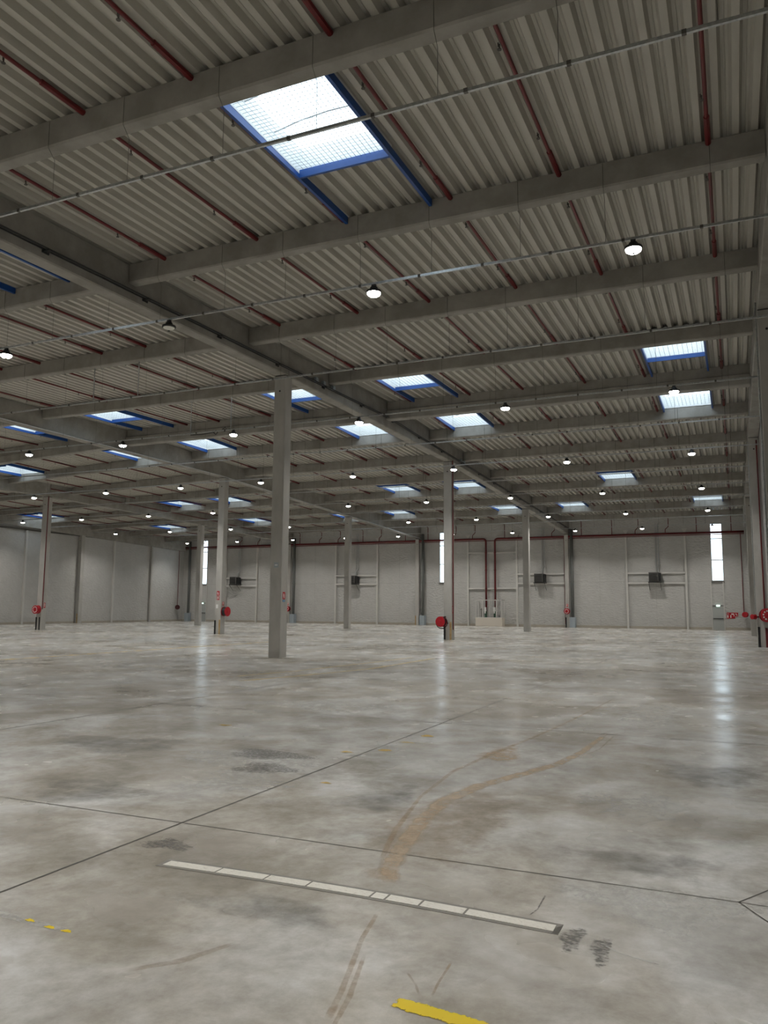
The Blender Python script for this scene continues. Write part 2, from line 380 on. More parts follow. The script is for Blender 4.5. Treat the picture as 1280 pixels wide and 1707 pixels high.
# edge girders along both side walls
for x0, x1, lab in ((XA+.01, 1.34, 'concrete edge girder along the top of the right wall'), (XL-.09, XL+.36, 'concrete edge girder along the top of the left wall')):
    mb = MB(); r = x0 > 0
    sweep_y(mb, x0, x1, [YBACK+.01, 23.6, YR, 41.8, YW-.01], lambda y: girz(x0, y)+(.14 if r else -.05), lambda y: roofz(x0, y)-.01)
    o = mb.build('edge_girder', concrete); tag(o, lab, 'girder', 'edge girders')
BAY = [(XB+.0, XA), (XC+.0, XB-CW), (XD+.0, XC-CW), (XL+.38, XD-CW)]
for bi, (xa, xb) in enumerate(BAY):
    for k, y in enumerate(BY):
        vis = k-3
        deep = abs(y-32.5) < .3
        if vis >= 0: lab = '%s roof beam across the %s, %s beam from the camera' % ('deeper grey' if deep else 'grey concrete', BAYN[bi], ORD[vis])
        else: lab = 'grey roof beam over the %s, %s beam behind the camera' % (BAYN[bi], ORD[-vis-1])
        dz = -.33 if deep else 0; wd = BWID+(.1 if deep else 0)
        mb = MB(); ch = .035
        def fn(u, v_, t, y=y):
            b = beamz(t, y)+dz; top = roofz(t, y)-.012
            return (t, y+u, b+v_ if v_ < 1 else top)
        if deep:
            prof = [(.03, 0), (wd-.03, 0), (wd, ch), (wd, .42), (wd-.08, .47), (wd-.08, 9), (.08, 9), (.08, .47), (0, .42), (0, ch)]
        else:
            prof = [(.03, 0), (wd-.03, 0), (wd, ch), (wd, 9), (0, 9), (0, ch)]
        mb.prism(prof, fn, xa+.015, xb-.015)
        tag(mb.build('roof_beam', concrete), lab, 'beam', 'roof beams of the %s' % BAYN[bi], 'thing')

def column(x0, y0, zt, lab, guards=(), extra=None, name='concrete_column', w_=CW):
    t = thing(name, lab, 'column', (x0+w_/2, y0+w_/2, 0)); t['kind'] = 'thing'
    mb = MB(); ch = .02; X0_, X1_, Y0_, Y1_ = x0, x0+w_, y0, y0+w_
    prof = [(X0_+ch, Y0_), (X1_-ch, Y0_), (X1_, Y0_+ch), (X1_, Y1_-ch), (X1_-ch, Y1_), (X0_+ch, Y1_), (X0_, Y1_-ch), (X0_, Y0_+ch)]
    mb.prism(prof, lambda u, v_, tt: (u, v_, tt), 0, zt); mb.build('shaft', concrete_col, t)
    MB().box(X0_+.02, X1_-.02, Y0_+.02, Y1_-.02, zt, zt+.035).build('bearing_pad', black_m, t)
    MB().lathe([(.035, 0), (.035, .004)], ((X0_+X1_)/2, Y0_-.001, zt-.55), (0, -1, 0), 12).build('lifting_hole', black_m, t)
    for xg, m, zg in guards:
        MB().box(xg-.05, xg+.05, Y0_-.035, Y0_-.001, 0, zg).build('corner_guard', m, t)
    return t
COLS = {}
COLS['B1'] = column(XB-CW, Y0, girz(XB, Y0)-.0, 'nearest free-standing concrete column, tall with a small red sign')
COLS['B2'] = column(XB-CW, Y1, girz(XB, Y1), 'concrete column with a round red hose reel and a red pipe down its right side', [(XB-CW+.05, black_m, .85), (XB-.06, brown_m, .97)])
COLS['B3'] = column(XB-CW, Y2, girz(XB, Y2), 'slim far column on the nearest girder line, one bright edge')
COLS['C1'] = column(XC-CW, Y1, girz(XC, Y1), 'concrete column with red signs above a black and red hose reel', [(XC-CW+.05, black_m, .87), (XC-.07, brown_m, .91)])
COLS['C2'] = column(XC-CW, Y2, girz(XC, Y2), 'plain far concrete column in the middle, before the back wall')
COLS['D1'] = column(XD-CW, Y1, girz(XD, Y1), 'leftmost free-standing concrete column with red reel and red pipe', [(XD-CW+.05, black_m, .9), (XD-.10, black_m, .9)])
COLS['D2'] = column(XD-CW, Y2, girz(XD, Y2), 'plain far concrete column beside the far left window strip')
COLS['A0'] = column(XA, Y0, girz(XA, Y0)+.11, 'nearest wall column at the right edge, only its upper part in view')
COLS['A1'] = column(XA, Y1, girz(XA, Y1)+.11, 'right wall column carrying the big red hose reel', [(XA+.07, black_m, .95), (XA+.39, red_m, .9)])
COLS['A2'] = column(XA, Y2, girz(XA, Y2)+.11, 'far right wall column half hidden behind the reel column')
column(XA, 5.6, girz(XA, 5.6)+.11, 'right wall column beside the camera, outside the picture')
for x, s in ((XB-CW, 'nearest'), (XC-CW, 'second'), (XD-CW, 'third')):
    column(x, 5.6, girz(x, 5.6), 'concrete column of the %s girder line beside the camera, outside the picture' % s)
for x, s, gm in ((XB-CW, 'right of the pump enclosure', black_m), (XC-CW, 'in the middle behind the slim plain column', brown_m), (XD-CW, 'left of centre behind the nearest column', black_m)):
    column(x, YW-.40, girz(x, YW)-.02, 'concrete column standing in the back wall, %s' % s, [(x+.05, gm, .95)], w_=.39)
column(XL-.1, Y2, girz(XL, Y2)-.07, 'concrete column projecting from the left wall', [(XL+.22, brown_m, .95)])
column(XL-.1, 70.3, girz(XL, 70.3)-.07, 'slim concrete post on the left wall near the far corner', w_=.25)
column(XL-.1, Y1, girz(XL, Y1)-.07, 'concrete column of the left wall just outside the picture')

# ------------------------------------------------------------------ skylights
rows = {'a': 'first', 'b': 'second', 'c': 'third', 'd': 'fourth', 'e': 'farthest'}
def bayof(X): return 0 if X > XB else 1 if X > XC else 2 if X > XD else 3
for si, (X, (ya, yb), rk) in enumerate(SK):
    X1_ = X+SKYL; bi = bayof(X)
    same = sorted([s[0] for s in SK if s[2] == rk and bayof(s[0]) == bi])
    side = '' if len(same) == 1 else (', left one of two' if X == same[0] else ', right one of two')
    lab = 'blue-framed skylight over the %s, %s row%s' % (BAYN[bi], rows[rk], side)
    t = thing('roof_skylight', lab, 'skylight', ((X+X1_)/2, (ya+yb)/2, roofz(X, (ya+yb)/2)), 'blue framed skylights')
    z = lambda x, y: roofz(x, y)
    near = rk in 'ab'
    # bay edges for the trimmers
    bb = max(y for y in BY if y <= ya+.2); be = bb+5.65
    y_a, y_b = bb+BWID+.01, be-.01
    # two blue trimmer channels from beam to beam and the cross channel
    for xs0, xs1 in ((X-.07, X-.005), (X1_+.005, X1_+.07)):
        MB().hexa([(xs0, y_a, z(xs0, y_a)-.17), (xs1, y_a, z(xs1, y_a)-.17), (xs1, y_b, z(xs1, y_b)-.17), (xs0, y_b, z(xs0, y_b)-.17),
                   (xs0, y_a, z(xs0, y_a)-.005), (xs1, y_a, z(xs1, y_a)-.005), (xs1, y_b, z(xs1, y_b)-.005), (xs0, y_b, z(xs0, y_b)-.005)]).build('trimmer_channel', blue_m, t)
    yc = yb if near else ya
    MB().box(X, X1_, yc-.03, yc+.03, z(X, yc)-.17, z(X, yc)-.0).build('cross_channel', blue_m, t)
    # upstand
    h = .55; zz = min(z(X, ya), z(X, yb)); cb = MB()
    cb.box(X-.04, X, ya, yb, zz-.0, zz+h).box(X1_, X1_+.04, ya, yb, zz, zz+h).box(X-.04, X1_+.04, ya-.04, ya, zz, zz+h).box(X-.04, X1_+.04, yb, yb+.04, zz, zz+h)
    cb.build('upstand', curb_m, t)
    # shallow vaulted dome
    db = MB(); n = 8
    for i in range(n):
        def p(j, y): u = j/n; return (X-.04+(SKYL+.08)*u, y, zz+h+.25*math.sin(math.pi*u))
        db.quad(p(i, ya-.04), p(i+1, ya-.04), p(i+1, yb+.04), p(i, yb+.04))
    db.build('dome', dome_m, t, smooth=True)
    # safety wire mesh
    wm = MB(); zg = zz+.06
    step = .1 if (rk == 'a' and bi == 0) else .16
    r = .0035 if rk == 'a' else .005
    x = X+step
    while x < X1_-.02: wm.box(x-r, x+r, ya, yb, zg, zg+2*r); x += step
    y = ya+step
    while y < yb-.02: wm.box(X, X1_, y-r, y+r, zg-2*r, zg); y += step
    wm.build('safety_mesh', galv, t)
    # opening rods
    for yy in (ya+(yb-ya)*.33, ya+(yb-ya)*.66): MB().tube([(X+.02, yy, zz+.30), (X+SKYL*.3, yy, zz+.40), (X+SKYL*.6, yy, zz+.44), (X1_-.02, yy, zz+.42)], .014, 6).build('opening_rod', galv, t)
    ld = bpy.data.lights.new('daylight_portal', 'AREA'); ld.shape = 'RECTANGLE'; ld.size = SKYL; ld.size_y = yb-ya; ld.cycles.is_portal = True
    lo = bpy.data.objects.new('daylight_portal', ld); C.objects.link(lo); lo.location = ((X+X1_)/2, (ya+yb)/2, zz+h-.02)

# ------------------------------------------------------------------ sprinkler pipes below the deck
PX = [-.12, -2.98, -5.35, -7.98, -10.35, -13.15, -15.7, -18.62, -20.62, -23.65, -25.65, -28.7, -31.2, -33.95, -36.1, -38.8, -41.1, -43.8, -46.6, -49.0, -51.4, -54.1, -56.5, -58.6]
head0 = None
for pi_, X in enumerate(PX):
    t = thing('sprinkler_pipe', 'thin red sprinkler pipe under the roof deck, %s pipe from the right wall' % (ORD[pi_] if pi_ < 15 else {15: 'sixteenth', 16: 'seventeenth', 17: 'eighteenth', 18: 'nineteenth', 19: 'twentieth', 20: 'fourth last', 21: 'third last', 22: 'second last', 23: 'last'}[pi_]), 'pipe', (X, 10, roofz(X, 10)-.06), 'sprinkler pipes')
    pz = lambda y: roofz(X, y)-.07
    MB().tube([(X, y, pz(y)) for y in (YBACK+.1, 4, YR, 45, YW-.35)], .036, 8, True).build('pipe_run', red_m, t, smooth=True)
    if pi_ < 12:
        for y in BY:
            if y > 5: MB().tube([(X, y-.95, pz(y-.95)), (X, y+.15, pz(y+.15))], .055, 8).build('pipe_sleeve', red_m, t)
    for y in BY:
        if y < 4: continue
        for dy in (1.3, 4.0):
            yy = y+dy
            if yy > YW-.5: continue
            if head0 is None:
                hm = MB().tube([(0, 0, 0), (0, 0, -.09)], .012, 6).lathe([(.035, -.09), (.035, -.10)], n=10).tube([(-.02, 0, .03), (-.02, 0, -.04)], .01, 5)
                head0 = hm.build('sprinkler_head', dark_steel, t, loc=Vector((-.055, yy-10, pz(yy)-t.location.z)))
            else: copy_to(head0, t, Vector((-.055, yy-10, pz(yy)-t.location.z)))

# ------------------------------------------------------------------ strut rails with wires, and high bay lamps
LX = [-1.57, -7.25, -13.05, -18.85, -24.75, -30.45, -36.3, -42.5, -49.5, -56.2]
clip0 = None
for k, y in enumerate(BY):
    vis = k-3
    yc = y+.15; zc = 9.06 if y < 70 else 9.0
    lab = 'galvanised lighting rail hung across the hall, %s from the camera' % ORD[vis] if vis >= 0 else 'galvanised lighting rail hung %s rail behind the camera' % ORD[-vis-1]
    t = thing('lighting_rail', lab, 'rail', (XA, yc, zc), 'lighting rails')
    MB().box(XL+.5, XA+.35, yc-.021, yc+.021, zc-.021, zc+.03).build('rail', galv, t)
    if 0 <= vis <= 4:
        x = -.3
        while x > (-20 if vis < 2 else -32):
            if clip0 is None: clip0 = MB().box(-.03, .03, -.026, .026, -.026, .034).build('rail_clip', dark_steel, t, loc=Vector((x-XA, 0, 0)))
            else: copy_to(clip0, t, (x-XA, 0, 0))
            x -= 1.46
    x = .1 if k % 2 else -.1; i = 0
    while x > XL+1:
        bz = beamz(x, y)-(.33 if abs(y-32.5) < .3 else 0)
        if not any(g0-.1 < x < g1+.1 for g0, g1, _ in GIR):
            MB().tube([(x, y-.012, roofz(x, y)-.03), (x, y-.012, bz-.012), (x, yc, bz-.18), (x, yc, zc+.03)], .0045 if vis < 5 else .007, 4).build('hanger_wire', dark_steel, t)
        x -= 1.75 if i % 2 else 2.0; i += 1
housing0 = None
LROWS = [BY[i] for i in (2, 4, 6, 8, 10, 12, 14)]
lmp = bpy.data.lights.new('lamp_light', 'AREA'); lmp.shape = 'DISK'; lmp.size = .30; lmp.energy = LAMP_W; lmp.color = (1, .965, .91); lmp.spread = math.radians(128)
for ri, y in enumerate([BY[0]]+LROWS):
    for li, X in enumerate(LX):
        yc = y+.15; z = 8.84 if y < 70 else 8.78
        off = (abs(y-15.55) < .1 and li == 2)
        rn = ri-2
        if rn < 0: lab = 'round high bay lamp %s from the right wall in the %s row behind the camera' % (ORD[li], ORD[-rn-1])
        elif off: lab = 'unlit dark round high bay lamp hanging from the second lighting rail beside the main girder'
        else: lab = 'lit round high bay lamp, %s from the right wall in the %s lamp row' % (ORD[li], ORD[rn] if rn < 5 else 'farthest')
        t = thing('high_bay_lamp', lab, 'lamp', (X, yc, z), 'high bay lamps' if rn >= 0 else 'high bay lamps behind the camera')
        if housing0 is None:
            housing0 = MB().lathe([(.17, 0), (.18, .02), (.17, .05), (.10, .07), (.085, .13), (.05, .16), (.012, .165)], n=20).build('housing', black_m, t, smooth=True, loc=Vector((0, 0, 0)))
            hook0 = MB().tube([(0, 0, .16), (.02, 0, .18), (0, 0, .21), (0, 0, .24)], .01, 5).box(-.05, .05, -.03, .03, .16, .20).build('hook', black_m, t, loc=Vector((0, 0, 0)))
            lens0 = MB().lathe([(.05, -.085), (.10, -.07), (.145, -.04), (.158, -.001)], n=20).build('lens', lens_on, t, loc=Vector((0, 0, 0)), smooth=True); flat0 = None
            ring0 = MB().lathe([(.03, -.095), (.03, -.08)], n=10).build('sensor', black_m, t, loc=Vector((0, 0, 0)))
        else:
            copy_to(housing0, t, (0, 0, 0)); copy_to(hook0, t, (0, 0, 0)); copy_to(ring0, t, (0, 0, 0))
            l = copy_to(lens0, t, (0, 0, 0))
            if off: l.data = MB().lathe([(.145, -.012), (.145, -.001)], n=20).build('lens', lens_off, t, loc=Vector((0, 0, 0))).data; bpy.data.objects.remove([c for c in t.children if c.name.startswith('lens') and c != l][0])
        if not off:
            lo = bpy.data.objects.new('lamp_light', lmp); C.objects.link(lo); lo.parent = t; lo.location = (0, 0, -.10)

# ------------------------------------------------------------------ cable tray along the nearest girder, conduit on the second
t = thing('cable_tray', 'black cable bundle running along the face of the nearest main girder', 'cable', (XB+.08, 24, 10.2))
for j, (dx, dz) in enumerate(((.03, .0), (.09, .02), (.15, .0), (.06, .05))):
    mb = MB(); mb.tube([(XB+dx, y, beamz(XB, y)-.22+dz) for y in (YBACK+1, 12, 24, YR, 42, 60, YW-.1)], .017, 6); mb.build('cable', cable_m, t)
sb = MB(); y = 6
while y < YW: sb.box(XB, XB+.18, y-.06, y+.06, beamz(XB, y)-.26, beamz(XB, y)-.24); sb.box(XB+.005, XB+.03, y-.1, y+.1, beamz(XB, y)-.30, beamz(XB, y)-.22); y += 3.4
sb.build('cable_brackets', black_m, t)
jbm = MB()
for y in (25.6, 26.2, 27.0, 43, 43.6): jbm.box(XB+.03, XB+.14, y, y+.18, beamz(XB, y)-.2, beamz(XB, y)-.05)
jbm.build('junction_boxes', bluegrey, t)
for X, lab in ((XC+.05, 'bright metal conduit under the second main girder'),):
    mb = MB(); mb.tube([(X, y, girz(X, y)+.06) for y in (10, 23.6, YR, 41, 60, YW-.1)], .03, 6); tag(mb.build('metal_conduit', galv), lab, 'conduit')
tag(MB().tube([(XD+.05, y, girz(XD, y)+.6) for y in (41.8, 60, YW-.1)], .035, 6).build('branch_pipe', red_m), 'red pipe running along the face of the leftmost main girder', 'pipe')

for X, y, zt, zb, dx, lab in ((-21.05, 21.35, 10.33, 9.05, 0, 'left'), (-19.0, 21.35, 10.33, 9.1, 0, 'right'), (-21.05, 27.0, 10.47, 9.0, 1.2, 'left'), (-19.0, 27.0, 10.47, 9.1, -.4, 'right')):
    t = thing('power_feed', 'grey rod with cable hanging from the %s roof beam, %s of two' % ('third' if y < 25 else 'fourth', lab), 'cable', (X, y, zt), 'power feeds')
    MB().tube([(X, y, zt), (X, y, zb)], .02, 6).build('rod', galv, t)
    if dx: MB().tube([(X, y, zb), (X+dx*.5, y, zb-.02), (X+dx, y, zb+.02), (X+dx+.12, y, zb+.1), (X+dx+.2, y, zb), (X+dx+.1, y, zb-.08), (X+dx, y, zb)], .018, 6).build('cable_loop', cable_m, t)

# ------------------------------------------------------------------ pipes on the back wall
yp = YW-.30
t = thing('fire_main_pipe', 'thick red fire main along the top of the back wall, dropping to the pump enclosure', 'pipe', (-10, yp, 8.6))
def bend(pts, r):
    P = [Vector(p) for p in pts]; out = [P[0]]
    for i in range(1, len(P)-1):
        a = (P[i-1]-P[i]).normalized(); b = (P[i+1]-P[i]).normalized()
        for s in (0, .25, .5, .75, 1):
            out.append(P[i]+a*r*(1-s)**2+b*r*s**2)
    out.append(P[-1]); return out
MB().tube(bend([(.9, yp, 8.60), (-21.62, yp, 8.60), (-21.62, yp, .9)], .3), .095, 12).build('main_run', red_m, t, smooth=True)
MB().tube(bend([(XL+.3, yp, 8.60), (-22.55, yp, 8.60), (-22.55, yp, .9)], .3), .095, 12).build('main_run', red_m, t, smooth=True)
MB().tube([(.9, yp, 8.42), (XL+.3, yp, 8.42)], .035, 8).build('thin_run', red_m, t)
fl_ = MB()
for z in (2.6, 3.7, 5.5, 7.23):
    for x in (-21.62, -22.55): fl_.lathe([(.125, -.04), (.125, .04)], (x, yp, z), n=12)
fl_.build('pipe_couplings', red_m, t)
for X in PX:
    z0 = roofz(X, YW)-.1; j = .28 if int(abs(X)*7) % 2 else 0
    MB().tube(bend([(X, yp, z0), (X, yp, 9.25), (X-j, yp, 9.0), (X-j, yp, 8.62)], .08) if j else [(X, yp, z0), (X, yp, 8.62)], .035, 6).build('riser', red_m, t)
# red drop pipes to the reels
def drop_pipe(x, y, z0, z1, lab, r=.03):
    tag(MB().tube([(x, y, z0), (x, y, z1)], r, 8).build('drop_pipe', red_m), lab, 'pipe', 'red drop pipes')
drop_pipe(XB+.05, Y1+.12, 10.0, .55, 'red drop pipe down the right side of the column with the round reel')
drop_pipe(XD+.05, Y1+.04, 9.5, 1.45, 'red drop pipe down the leftmost free-standing column')
drop_pipe(1.22, Y1-.05, 9.9, 1.5, 'red drop pipe on the reel column at the right edge')
drop_pipe(.60, YW-.12, 8.5, 1.4, 'red drop pipe in the far right corner')
drop_pipe(XB-CW-.05, YW-.2, 8.5, .3, 'red drop pipe beside the back wall column near the pump enclosure')
drop_pipe(XD-CW-.08, YW-.2, 8.5, .3, 'red drop pipe beside the back wall column behind the nearest column')
drop_pipe(XL+.15, YW-1.2, 8.8, 1.9, 'red drop pipe in the far left corner')
tag(MB().tube([(XA-.03, Y1+.2, 9.9), (XA-.03, Y1+.2, 1.55)], .022, 8).box(XA-.07, XA-.0, Y1+.14, Y1+.26, 1.45, 1.65).build('grey_conduit', galv), 'thin grey conduit down the left side of the reel column at right', 'conduit')
tag(MB().tube([(XA-.03, Y0+.1, 10.3), (XA-.03, Y0+.1, 1.55)], .025, 8).build('grey_conduit', galv), 'thin grey conduit on the nearest wall column at the right edge', 'conduit')
# rain downpipes with guards
for x, lab in ((XB+.22, 'dark grey rainwater pipe beside the back wall column right of the pump enclosure'), (XC+.35, 'dark grey rainwater pipe beside the back wall column in the middle'), (XD+.35, 'dark grey rainwater pipe beside the back wall column left of centre'), (XL+1.0, 'dark grey rainwater pipe in the far left corner')):
    t = thing('rainwater_pipe', lab, 'pipe', (x, YW-.3, 0), 'rainwater pipes')
    MB().tube([(x, YW-.3, .5), (x, YW-.3, 9.3)], .14, 14).build('pipe_run', downpipe_m, t, smooth=True)
    MB().box(x-.26, x+.26, YW-.62, YW-.06, 0, .97).build('guard_box', bluegrey, t)
    MB().lathe([(.17, 0), (.17, .05)], (x, YW-.3, 8.3), n=12).lathe([(.17, 0), (.17, .05)], (x, YW-.3, 4.3), n=12).build('pipe_collars', downpipe_m, t)

# ------------------------------------------------------------------ heaters
for x, lab in ((-6.63, 'dark box unit heater on the back wall between the rightmost posts'), (-17.1, 'dark box unit heater right of the slim far column'), (-37.05, 'dark box unit heater beside the plain middle column'), (-52.0, 'dark box unit heater on the far left of the back wall')):
    t = thing('unit_heater', lab, 'heater', (x, YW-.5, 4.14), 'unit heaters')
    cs = MB().box(x-.50, x+.32, YW-1.0, YW-.2, 4.25, 5.10).build('casing', heater_m, t, bevel=.02)
    lv = MB()
    for i in range(9): lv.box(x-.46, x+.28, YW-1.03, YW-1.001, 4.30+i*.085, 4.34+i*.085)
    sub(lv.build('louvres', black_m, t), cs)
    MB().box(x+.34, x+.52, YW-.85, YW-.25, 4.28, 5.02).build('control_box', black_m, t)
    br = MB().box(x-.56, x+.56, YW-1.02, YW-.13, 4.17, 4.23)
    br.tube([(x-.5, YW-1.0, 4.17), (x-.5, YW-.14, 3.5)], .02, 6).tube([(x+.5, YW-1.0, 4.17), (x+.5, YW-.14, 3.5)], .02, 6).build('bracket', black_m, t)
    MB().tube(bend([(x+.25, YW-.5, 5.1), (x+.25, YW-.5, 5.5), (x+.35, YW-.2, 5.8), (x+.35, YW-.2, 9.6)], .1), .045, 8).tube([(x+.12, YW-.15, 5.3), (x+.12, YW-.15, 9.6)], .03, 8).build('flue', galv, t)

# ------------------------------------------------------------------ pump enclosure
t = thing('pump_enclosure', 'cream plinth with framed cage around two red risers on the back wall', 'enclosure', (-22.1, YW-.6, 0))
x0, x1, ya = -23.45, -20.75, YW-1.05
MB().box(x0, x1, ya, YW-.06, 0, .82).build('plinth', plinth_m, t, bevel=.01)
cg = MB()
for x in (x0+.02, -22.78, -22.05, -21.38, x1-.08): cg.box(x, x+.06, ya+.01, ya+.07, .82, 2.5)
for x in (x0+.02, x1-.08): cg.box(x, x+.06, YW-.14, YW-.08, .82, 2.5)
cg.box(x0, x1, ya, ya+.08, 2.5, 2.58).box(x0, x0+.08, ya, YW-.08, 2.5, 2.58).box(x1-.08, x1, ya, YW-.08, 2.5, 2.58)
cg.box(x0, x1, ya+.01, ya+.06, .82, .87)
cg.build('cage', steel_white, t)
for x, lb in ((-22.55, None), (-21.62, None)):
    v_ = thing('alarm_valve', 'green and white alarm valve under the %s red riser in the pump enclosure' % ('left' if x < -22 else 'right'), 'valve', (x, YW-.5, .82), 'alarm valves')
    MB().lathe([(.16, 0), (.16, .06), (.1, .08), (.13, .25), (.13, .5), (.1, .62), (.16, .64), (.16, .70)], (x, YW-.5, .84), n=14).build('valve_body', mat('valve_green', (.05, .12, .08), .5), v_, smooth=True)
    MB().box(x-.11, x+.11, YW-.72, YW-.68, 1.45, 1.85).box(x-.06, x+.06, YW-.74, YW-.70, 1.25, 1.45).build('tag_plate', white_m, v_)
tag(MB().tube([(-22.95, YW-.6, .84), (-22.95, YW-.6, 1.75)], .035, 8).box(-23.08, -22.82, YW-.62, YW-.58, 1.6, 1.65).build('drain_pipe', dark_steel), 'thin dark standpipe inside the pump enclosure at left', 'pipe')

# ------------------------------------------------------------------ hose reels
def reel(c, n, r, lab, black_drum=True, ring=True, wd=.22, mount=None, disc=None):
    disc = disc or red_bright
    t = thing('hose_reel', lab, 'hose reel', c, 'fire hose reels')
    c = Vector(c); n = Vector(n).normalized()
    fd = MB().lathe([(r*.97, 0), (r, .01), (r, .03), (r*.93, .04), (r*.3, .045), (r*.28, .06), (.03, .065)], c+n*(wd/2), n, 28).build('front_disc', disc, t, smooth=False)
    MB().lathe([(r, -.02), (r, 0)], c-n*(wd/2), n, 28).build('back_disc', disc, t)
    prof = []
    k = 5
    for i in range(k+1):
        a = -wd/2+wd*i/k; prof += [(r*.86, a)]
        if i < k: prof += [(r*.91, a+wd/k/2)]
    MB().lathe(prof, c, n, 24).build('hose_coil', black_m if black_drum else red_bright, t, smooth=True)
    x = n.cross(Vector((0, 0, 1))).normalized(); y = x.cross(n)
    if ring:
        rg = MB(); k = 10
        for i in range(k):
            a0 = 2*math.pi*i/k; a1 = a0+2*math.pi/k*.55
            P = [c+n*(wd/2+.046)+(x*math.cos(a)+y*math.sin(a))*rr for a, rr in ((a0, r*.52), (a1, r*.52), (a1, r*.74), (a0, r*.74))]
            Q = [p+n*.004 for p in P]; rg.hexa(P+Q)
        sub(rg.build('instruction_ring', white_m, t), fd)
    if mount:
        m_ = Vector(mount); MB().tube([c-n*(wd/2), c-n*(wd/2+.05), m_], .03, 8).build('swing_bracket', black_m, t)
    return t
reel((XD-.23, Y1-.2, 1.43), (0, -1, 0), .30, 'bright red hose reel on the leftmost free-standing column', False, mount=(XD-.23, Y1, 1.43))
reel((XC+.22, Y1+.2, 1.42), (1, -.05, 0), .30, 'black and red hose reel turned sideways on the column with red signs', True, ring=False, mount=(XC, Y1+.2, 1.42), wd=.26)
t = reel((XB-.47, Y1-.38, .99), (-.12, -1, 0), .285, 'round red hose reel swung out before the middle column with dangling hose', True, ring=False, mount=(XB-.2, Y1-.02, .9))
MB().tube([(XB-.47+.33*math.cos(a), Y1-.32, .94+.33*math.sin(a)) for a in [math.pi*(.95+i/10*1.3) for i in range(11)]], .022, 8).build('loose_hose', black_m, t)
MB().box(XB-.36, XB-.30, Y1-.3, Y1-.1, 1.0, 1.28).build('nozzle', black_m, t)
reel((XA+.43, Y1-.25, 1.5), (.25, -1, 0), .32, 'large red hose reel at the right edge of the picture', True, mount=(XA+.4, Y1, 1.5))
reel((XA-.13, Y1-.16, 1.42), (-.7, -.7, 0), .12, 'small red reel guide beside the large reel at the right edge', False, ring=False, wd=.15, mount=(XA+.1, Y1-.002, 1.42))
reel((XB-.28, YW-.58, 1.52), (0, -1, 0), .27, 'red hose reel on the back wall column right of the pump enclosure', True, mount=(XB-.28, YW-.41, 1.52))
reel((XD-.2, YW-.58, 1.55), (0, -1, 0), .29, 'red hose reel on the back wall column left of centre', True, mount=(XD-.2, YW-.41, 1.55))
reel((XL+.25, YW-1.3, 1.62), (.6, -.8, 0), .27, 'dark hose reel in the far left corner', True, ring=False, mount=(XL-.05, YW-1.1, 1.62), disc=mat('dark_red_enamel', (.05, .004, .006), .5))
reel((.70, YW-.45, 1.35), (-.3, -.95, 0), .24, 'small red hose reel in the far right corner', False, ring=False, mount=(.8, YW-.01, 1.35))

# ------------------------------------------------------------------ signs
def sign(x0, x1, z0, z1, y, lab, kind='ext', m=red_bright, side=None):
    """flat sign plate with white pictogram; side=None faces -Y, side=X faces +X at plane x=side"""
    def P(u, z, d):
        return (u, y-d, z) if side is None else (side+d, u, z)
    def bx(u0, u1, z_0, z_1, d0, d1, mb): mb.hexa([P(u0, z_0, d0), P(u1, z_0, d0), P(u1, z_0, d1), P(u0, z_0, d1), P(u0, z_1, d0), P(u1, z_1, d0), P(u1, z_1, d1), P(u0, z_1, d1)])
    c = P((x0+x1)/2, (z0+z1)/2, 0); t = thing('safety_sign', lab, 'sign', c, 'safety signs')
    mb = MB(); bx(x0, x1, z0, z1, .001, .008, mb); pl = mb.build('plate', m, t)
    w_, h = x1-x0, z1-z0; ic = MB()
    if kind == 'ext':
        cx = (x0+x1)/2; bx(cx-w_*.12, cx+w_*.12, z0+h*.15, z0+h*.62, .008, .010, ic); bx(cx-w_*.07, cx+w_*.07, z0+h*.62, z0+h*.72, .008, .010, ic); bx(cx-w_*.28, cx+w_*.05, z0+h*.72, z0+h*.78, .008, .010, ic); bx(cx-w_*.3, cx-w_*.22, z0+h*.35, z0+h*.75, .008, .010, ic)
    elif kind == 'hose':
        bx(x0+w_*.15, x0+w_*.28, z0+h*.15, z0+h*.85, .008, .010, ic); bx(x0+w_*.28, x0+w_*.75, z0+h*.72, z0+h*.85, .008, .010, ic); bx(x0+w_*.62, x0+w_*.75, z0+h*.3, z0+h*.72, .008, .010, ic); bx(x0+w_*.4, x0+w_*.62, z0+h*.3, z0+h*.42, .008, .010, ic)
    elif kind == 'blank': bx(x0+w_*.2, x0+w_*.8, z0+h*.4, z0+h*.6, .008, .010, ic)
    sub(ic.build('pictogram', white_m, t), pl)
def s2(*a, **k): sign(*a, **k)
s2(Y0+.12, Y0+.28, 1.99, 2.24, 0, 'red fire extinguisher sign on the nearest free-standing column', side=XB+.0)
s2(Y0+.12, Y0+.28, 1.90, 1.97, 0, 'small blue strip sign below the red sign on the nearest column', 'blank', mat('sign_blue', (.02, .2, .42), .5), side=XB+.0)
s2(XB-.30, XB-.12, 3.08, 3.26, Y0, 'small pale blue grey plate high on the nearest column', 'blank', bluegrey)
s2(XC-.34, XC-.14, 2.40, 2.70, Y1, 'upper red extinguisher sign on the column with the sideways reel', 'ext')
s2(XC-.34, XC-.14, 2.14, 2.36, Y1, 'lower red sign on the front of the column with the sideways reel', 'hose')
s2(XC-.38, XC-.22, 1.62, 1.86, Y1, 'white instruction plate above the sideways hose reel', 'blank', white_m)
s2(Y1+.12, Y1+.30, 1.80, 2.02, 0, 'small red hose sign on the side face above the sideways reel', 'hose', side=XC+.0)
s2(Y1+.18, Y1+.34, 1.55, 1.9, 0, 'small red and white sign right of the leftmost hose reel', 'hose', side=XD+.0)
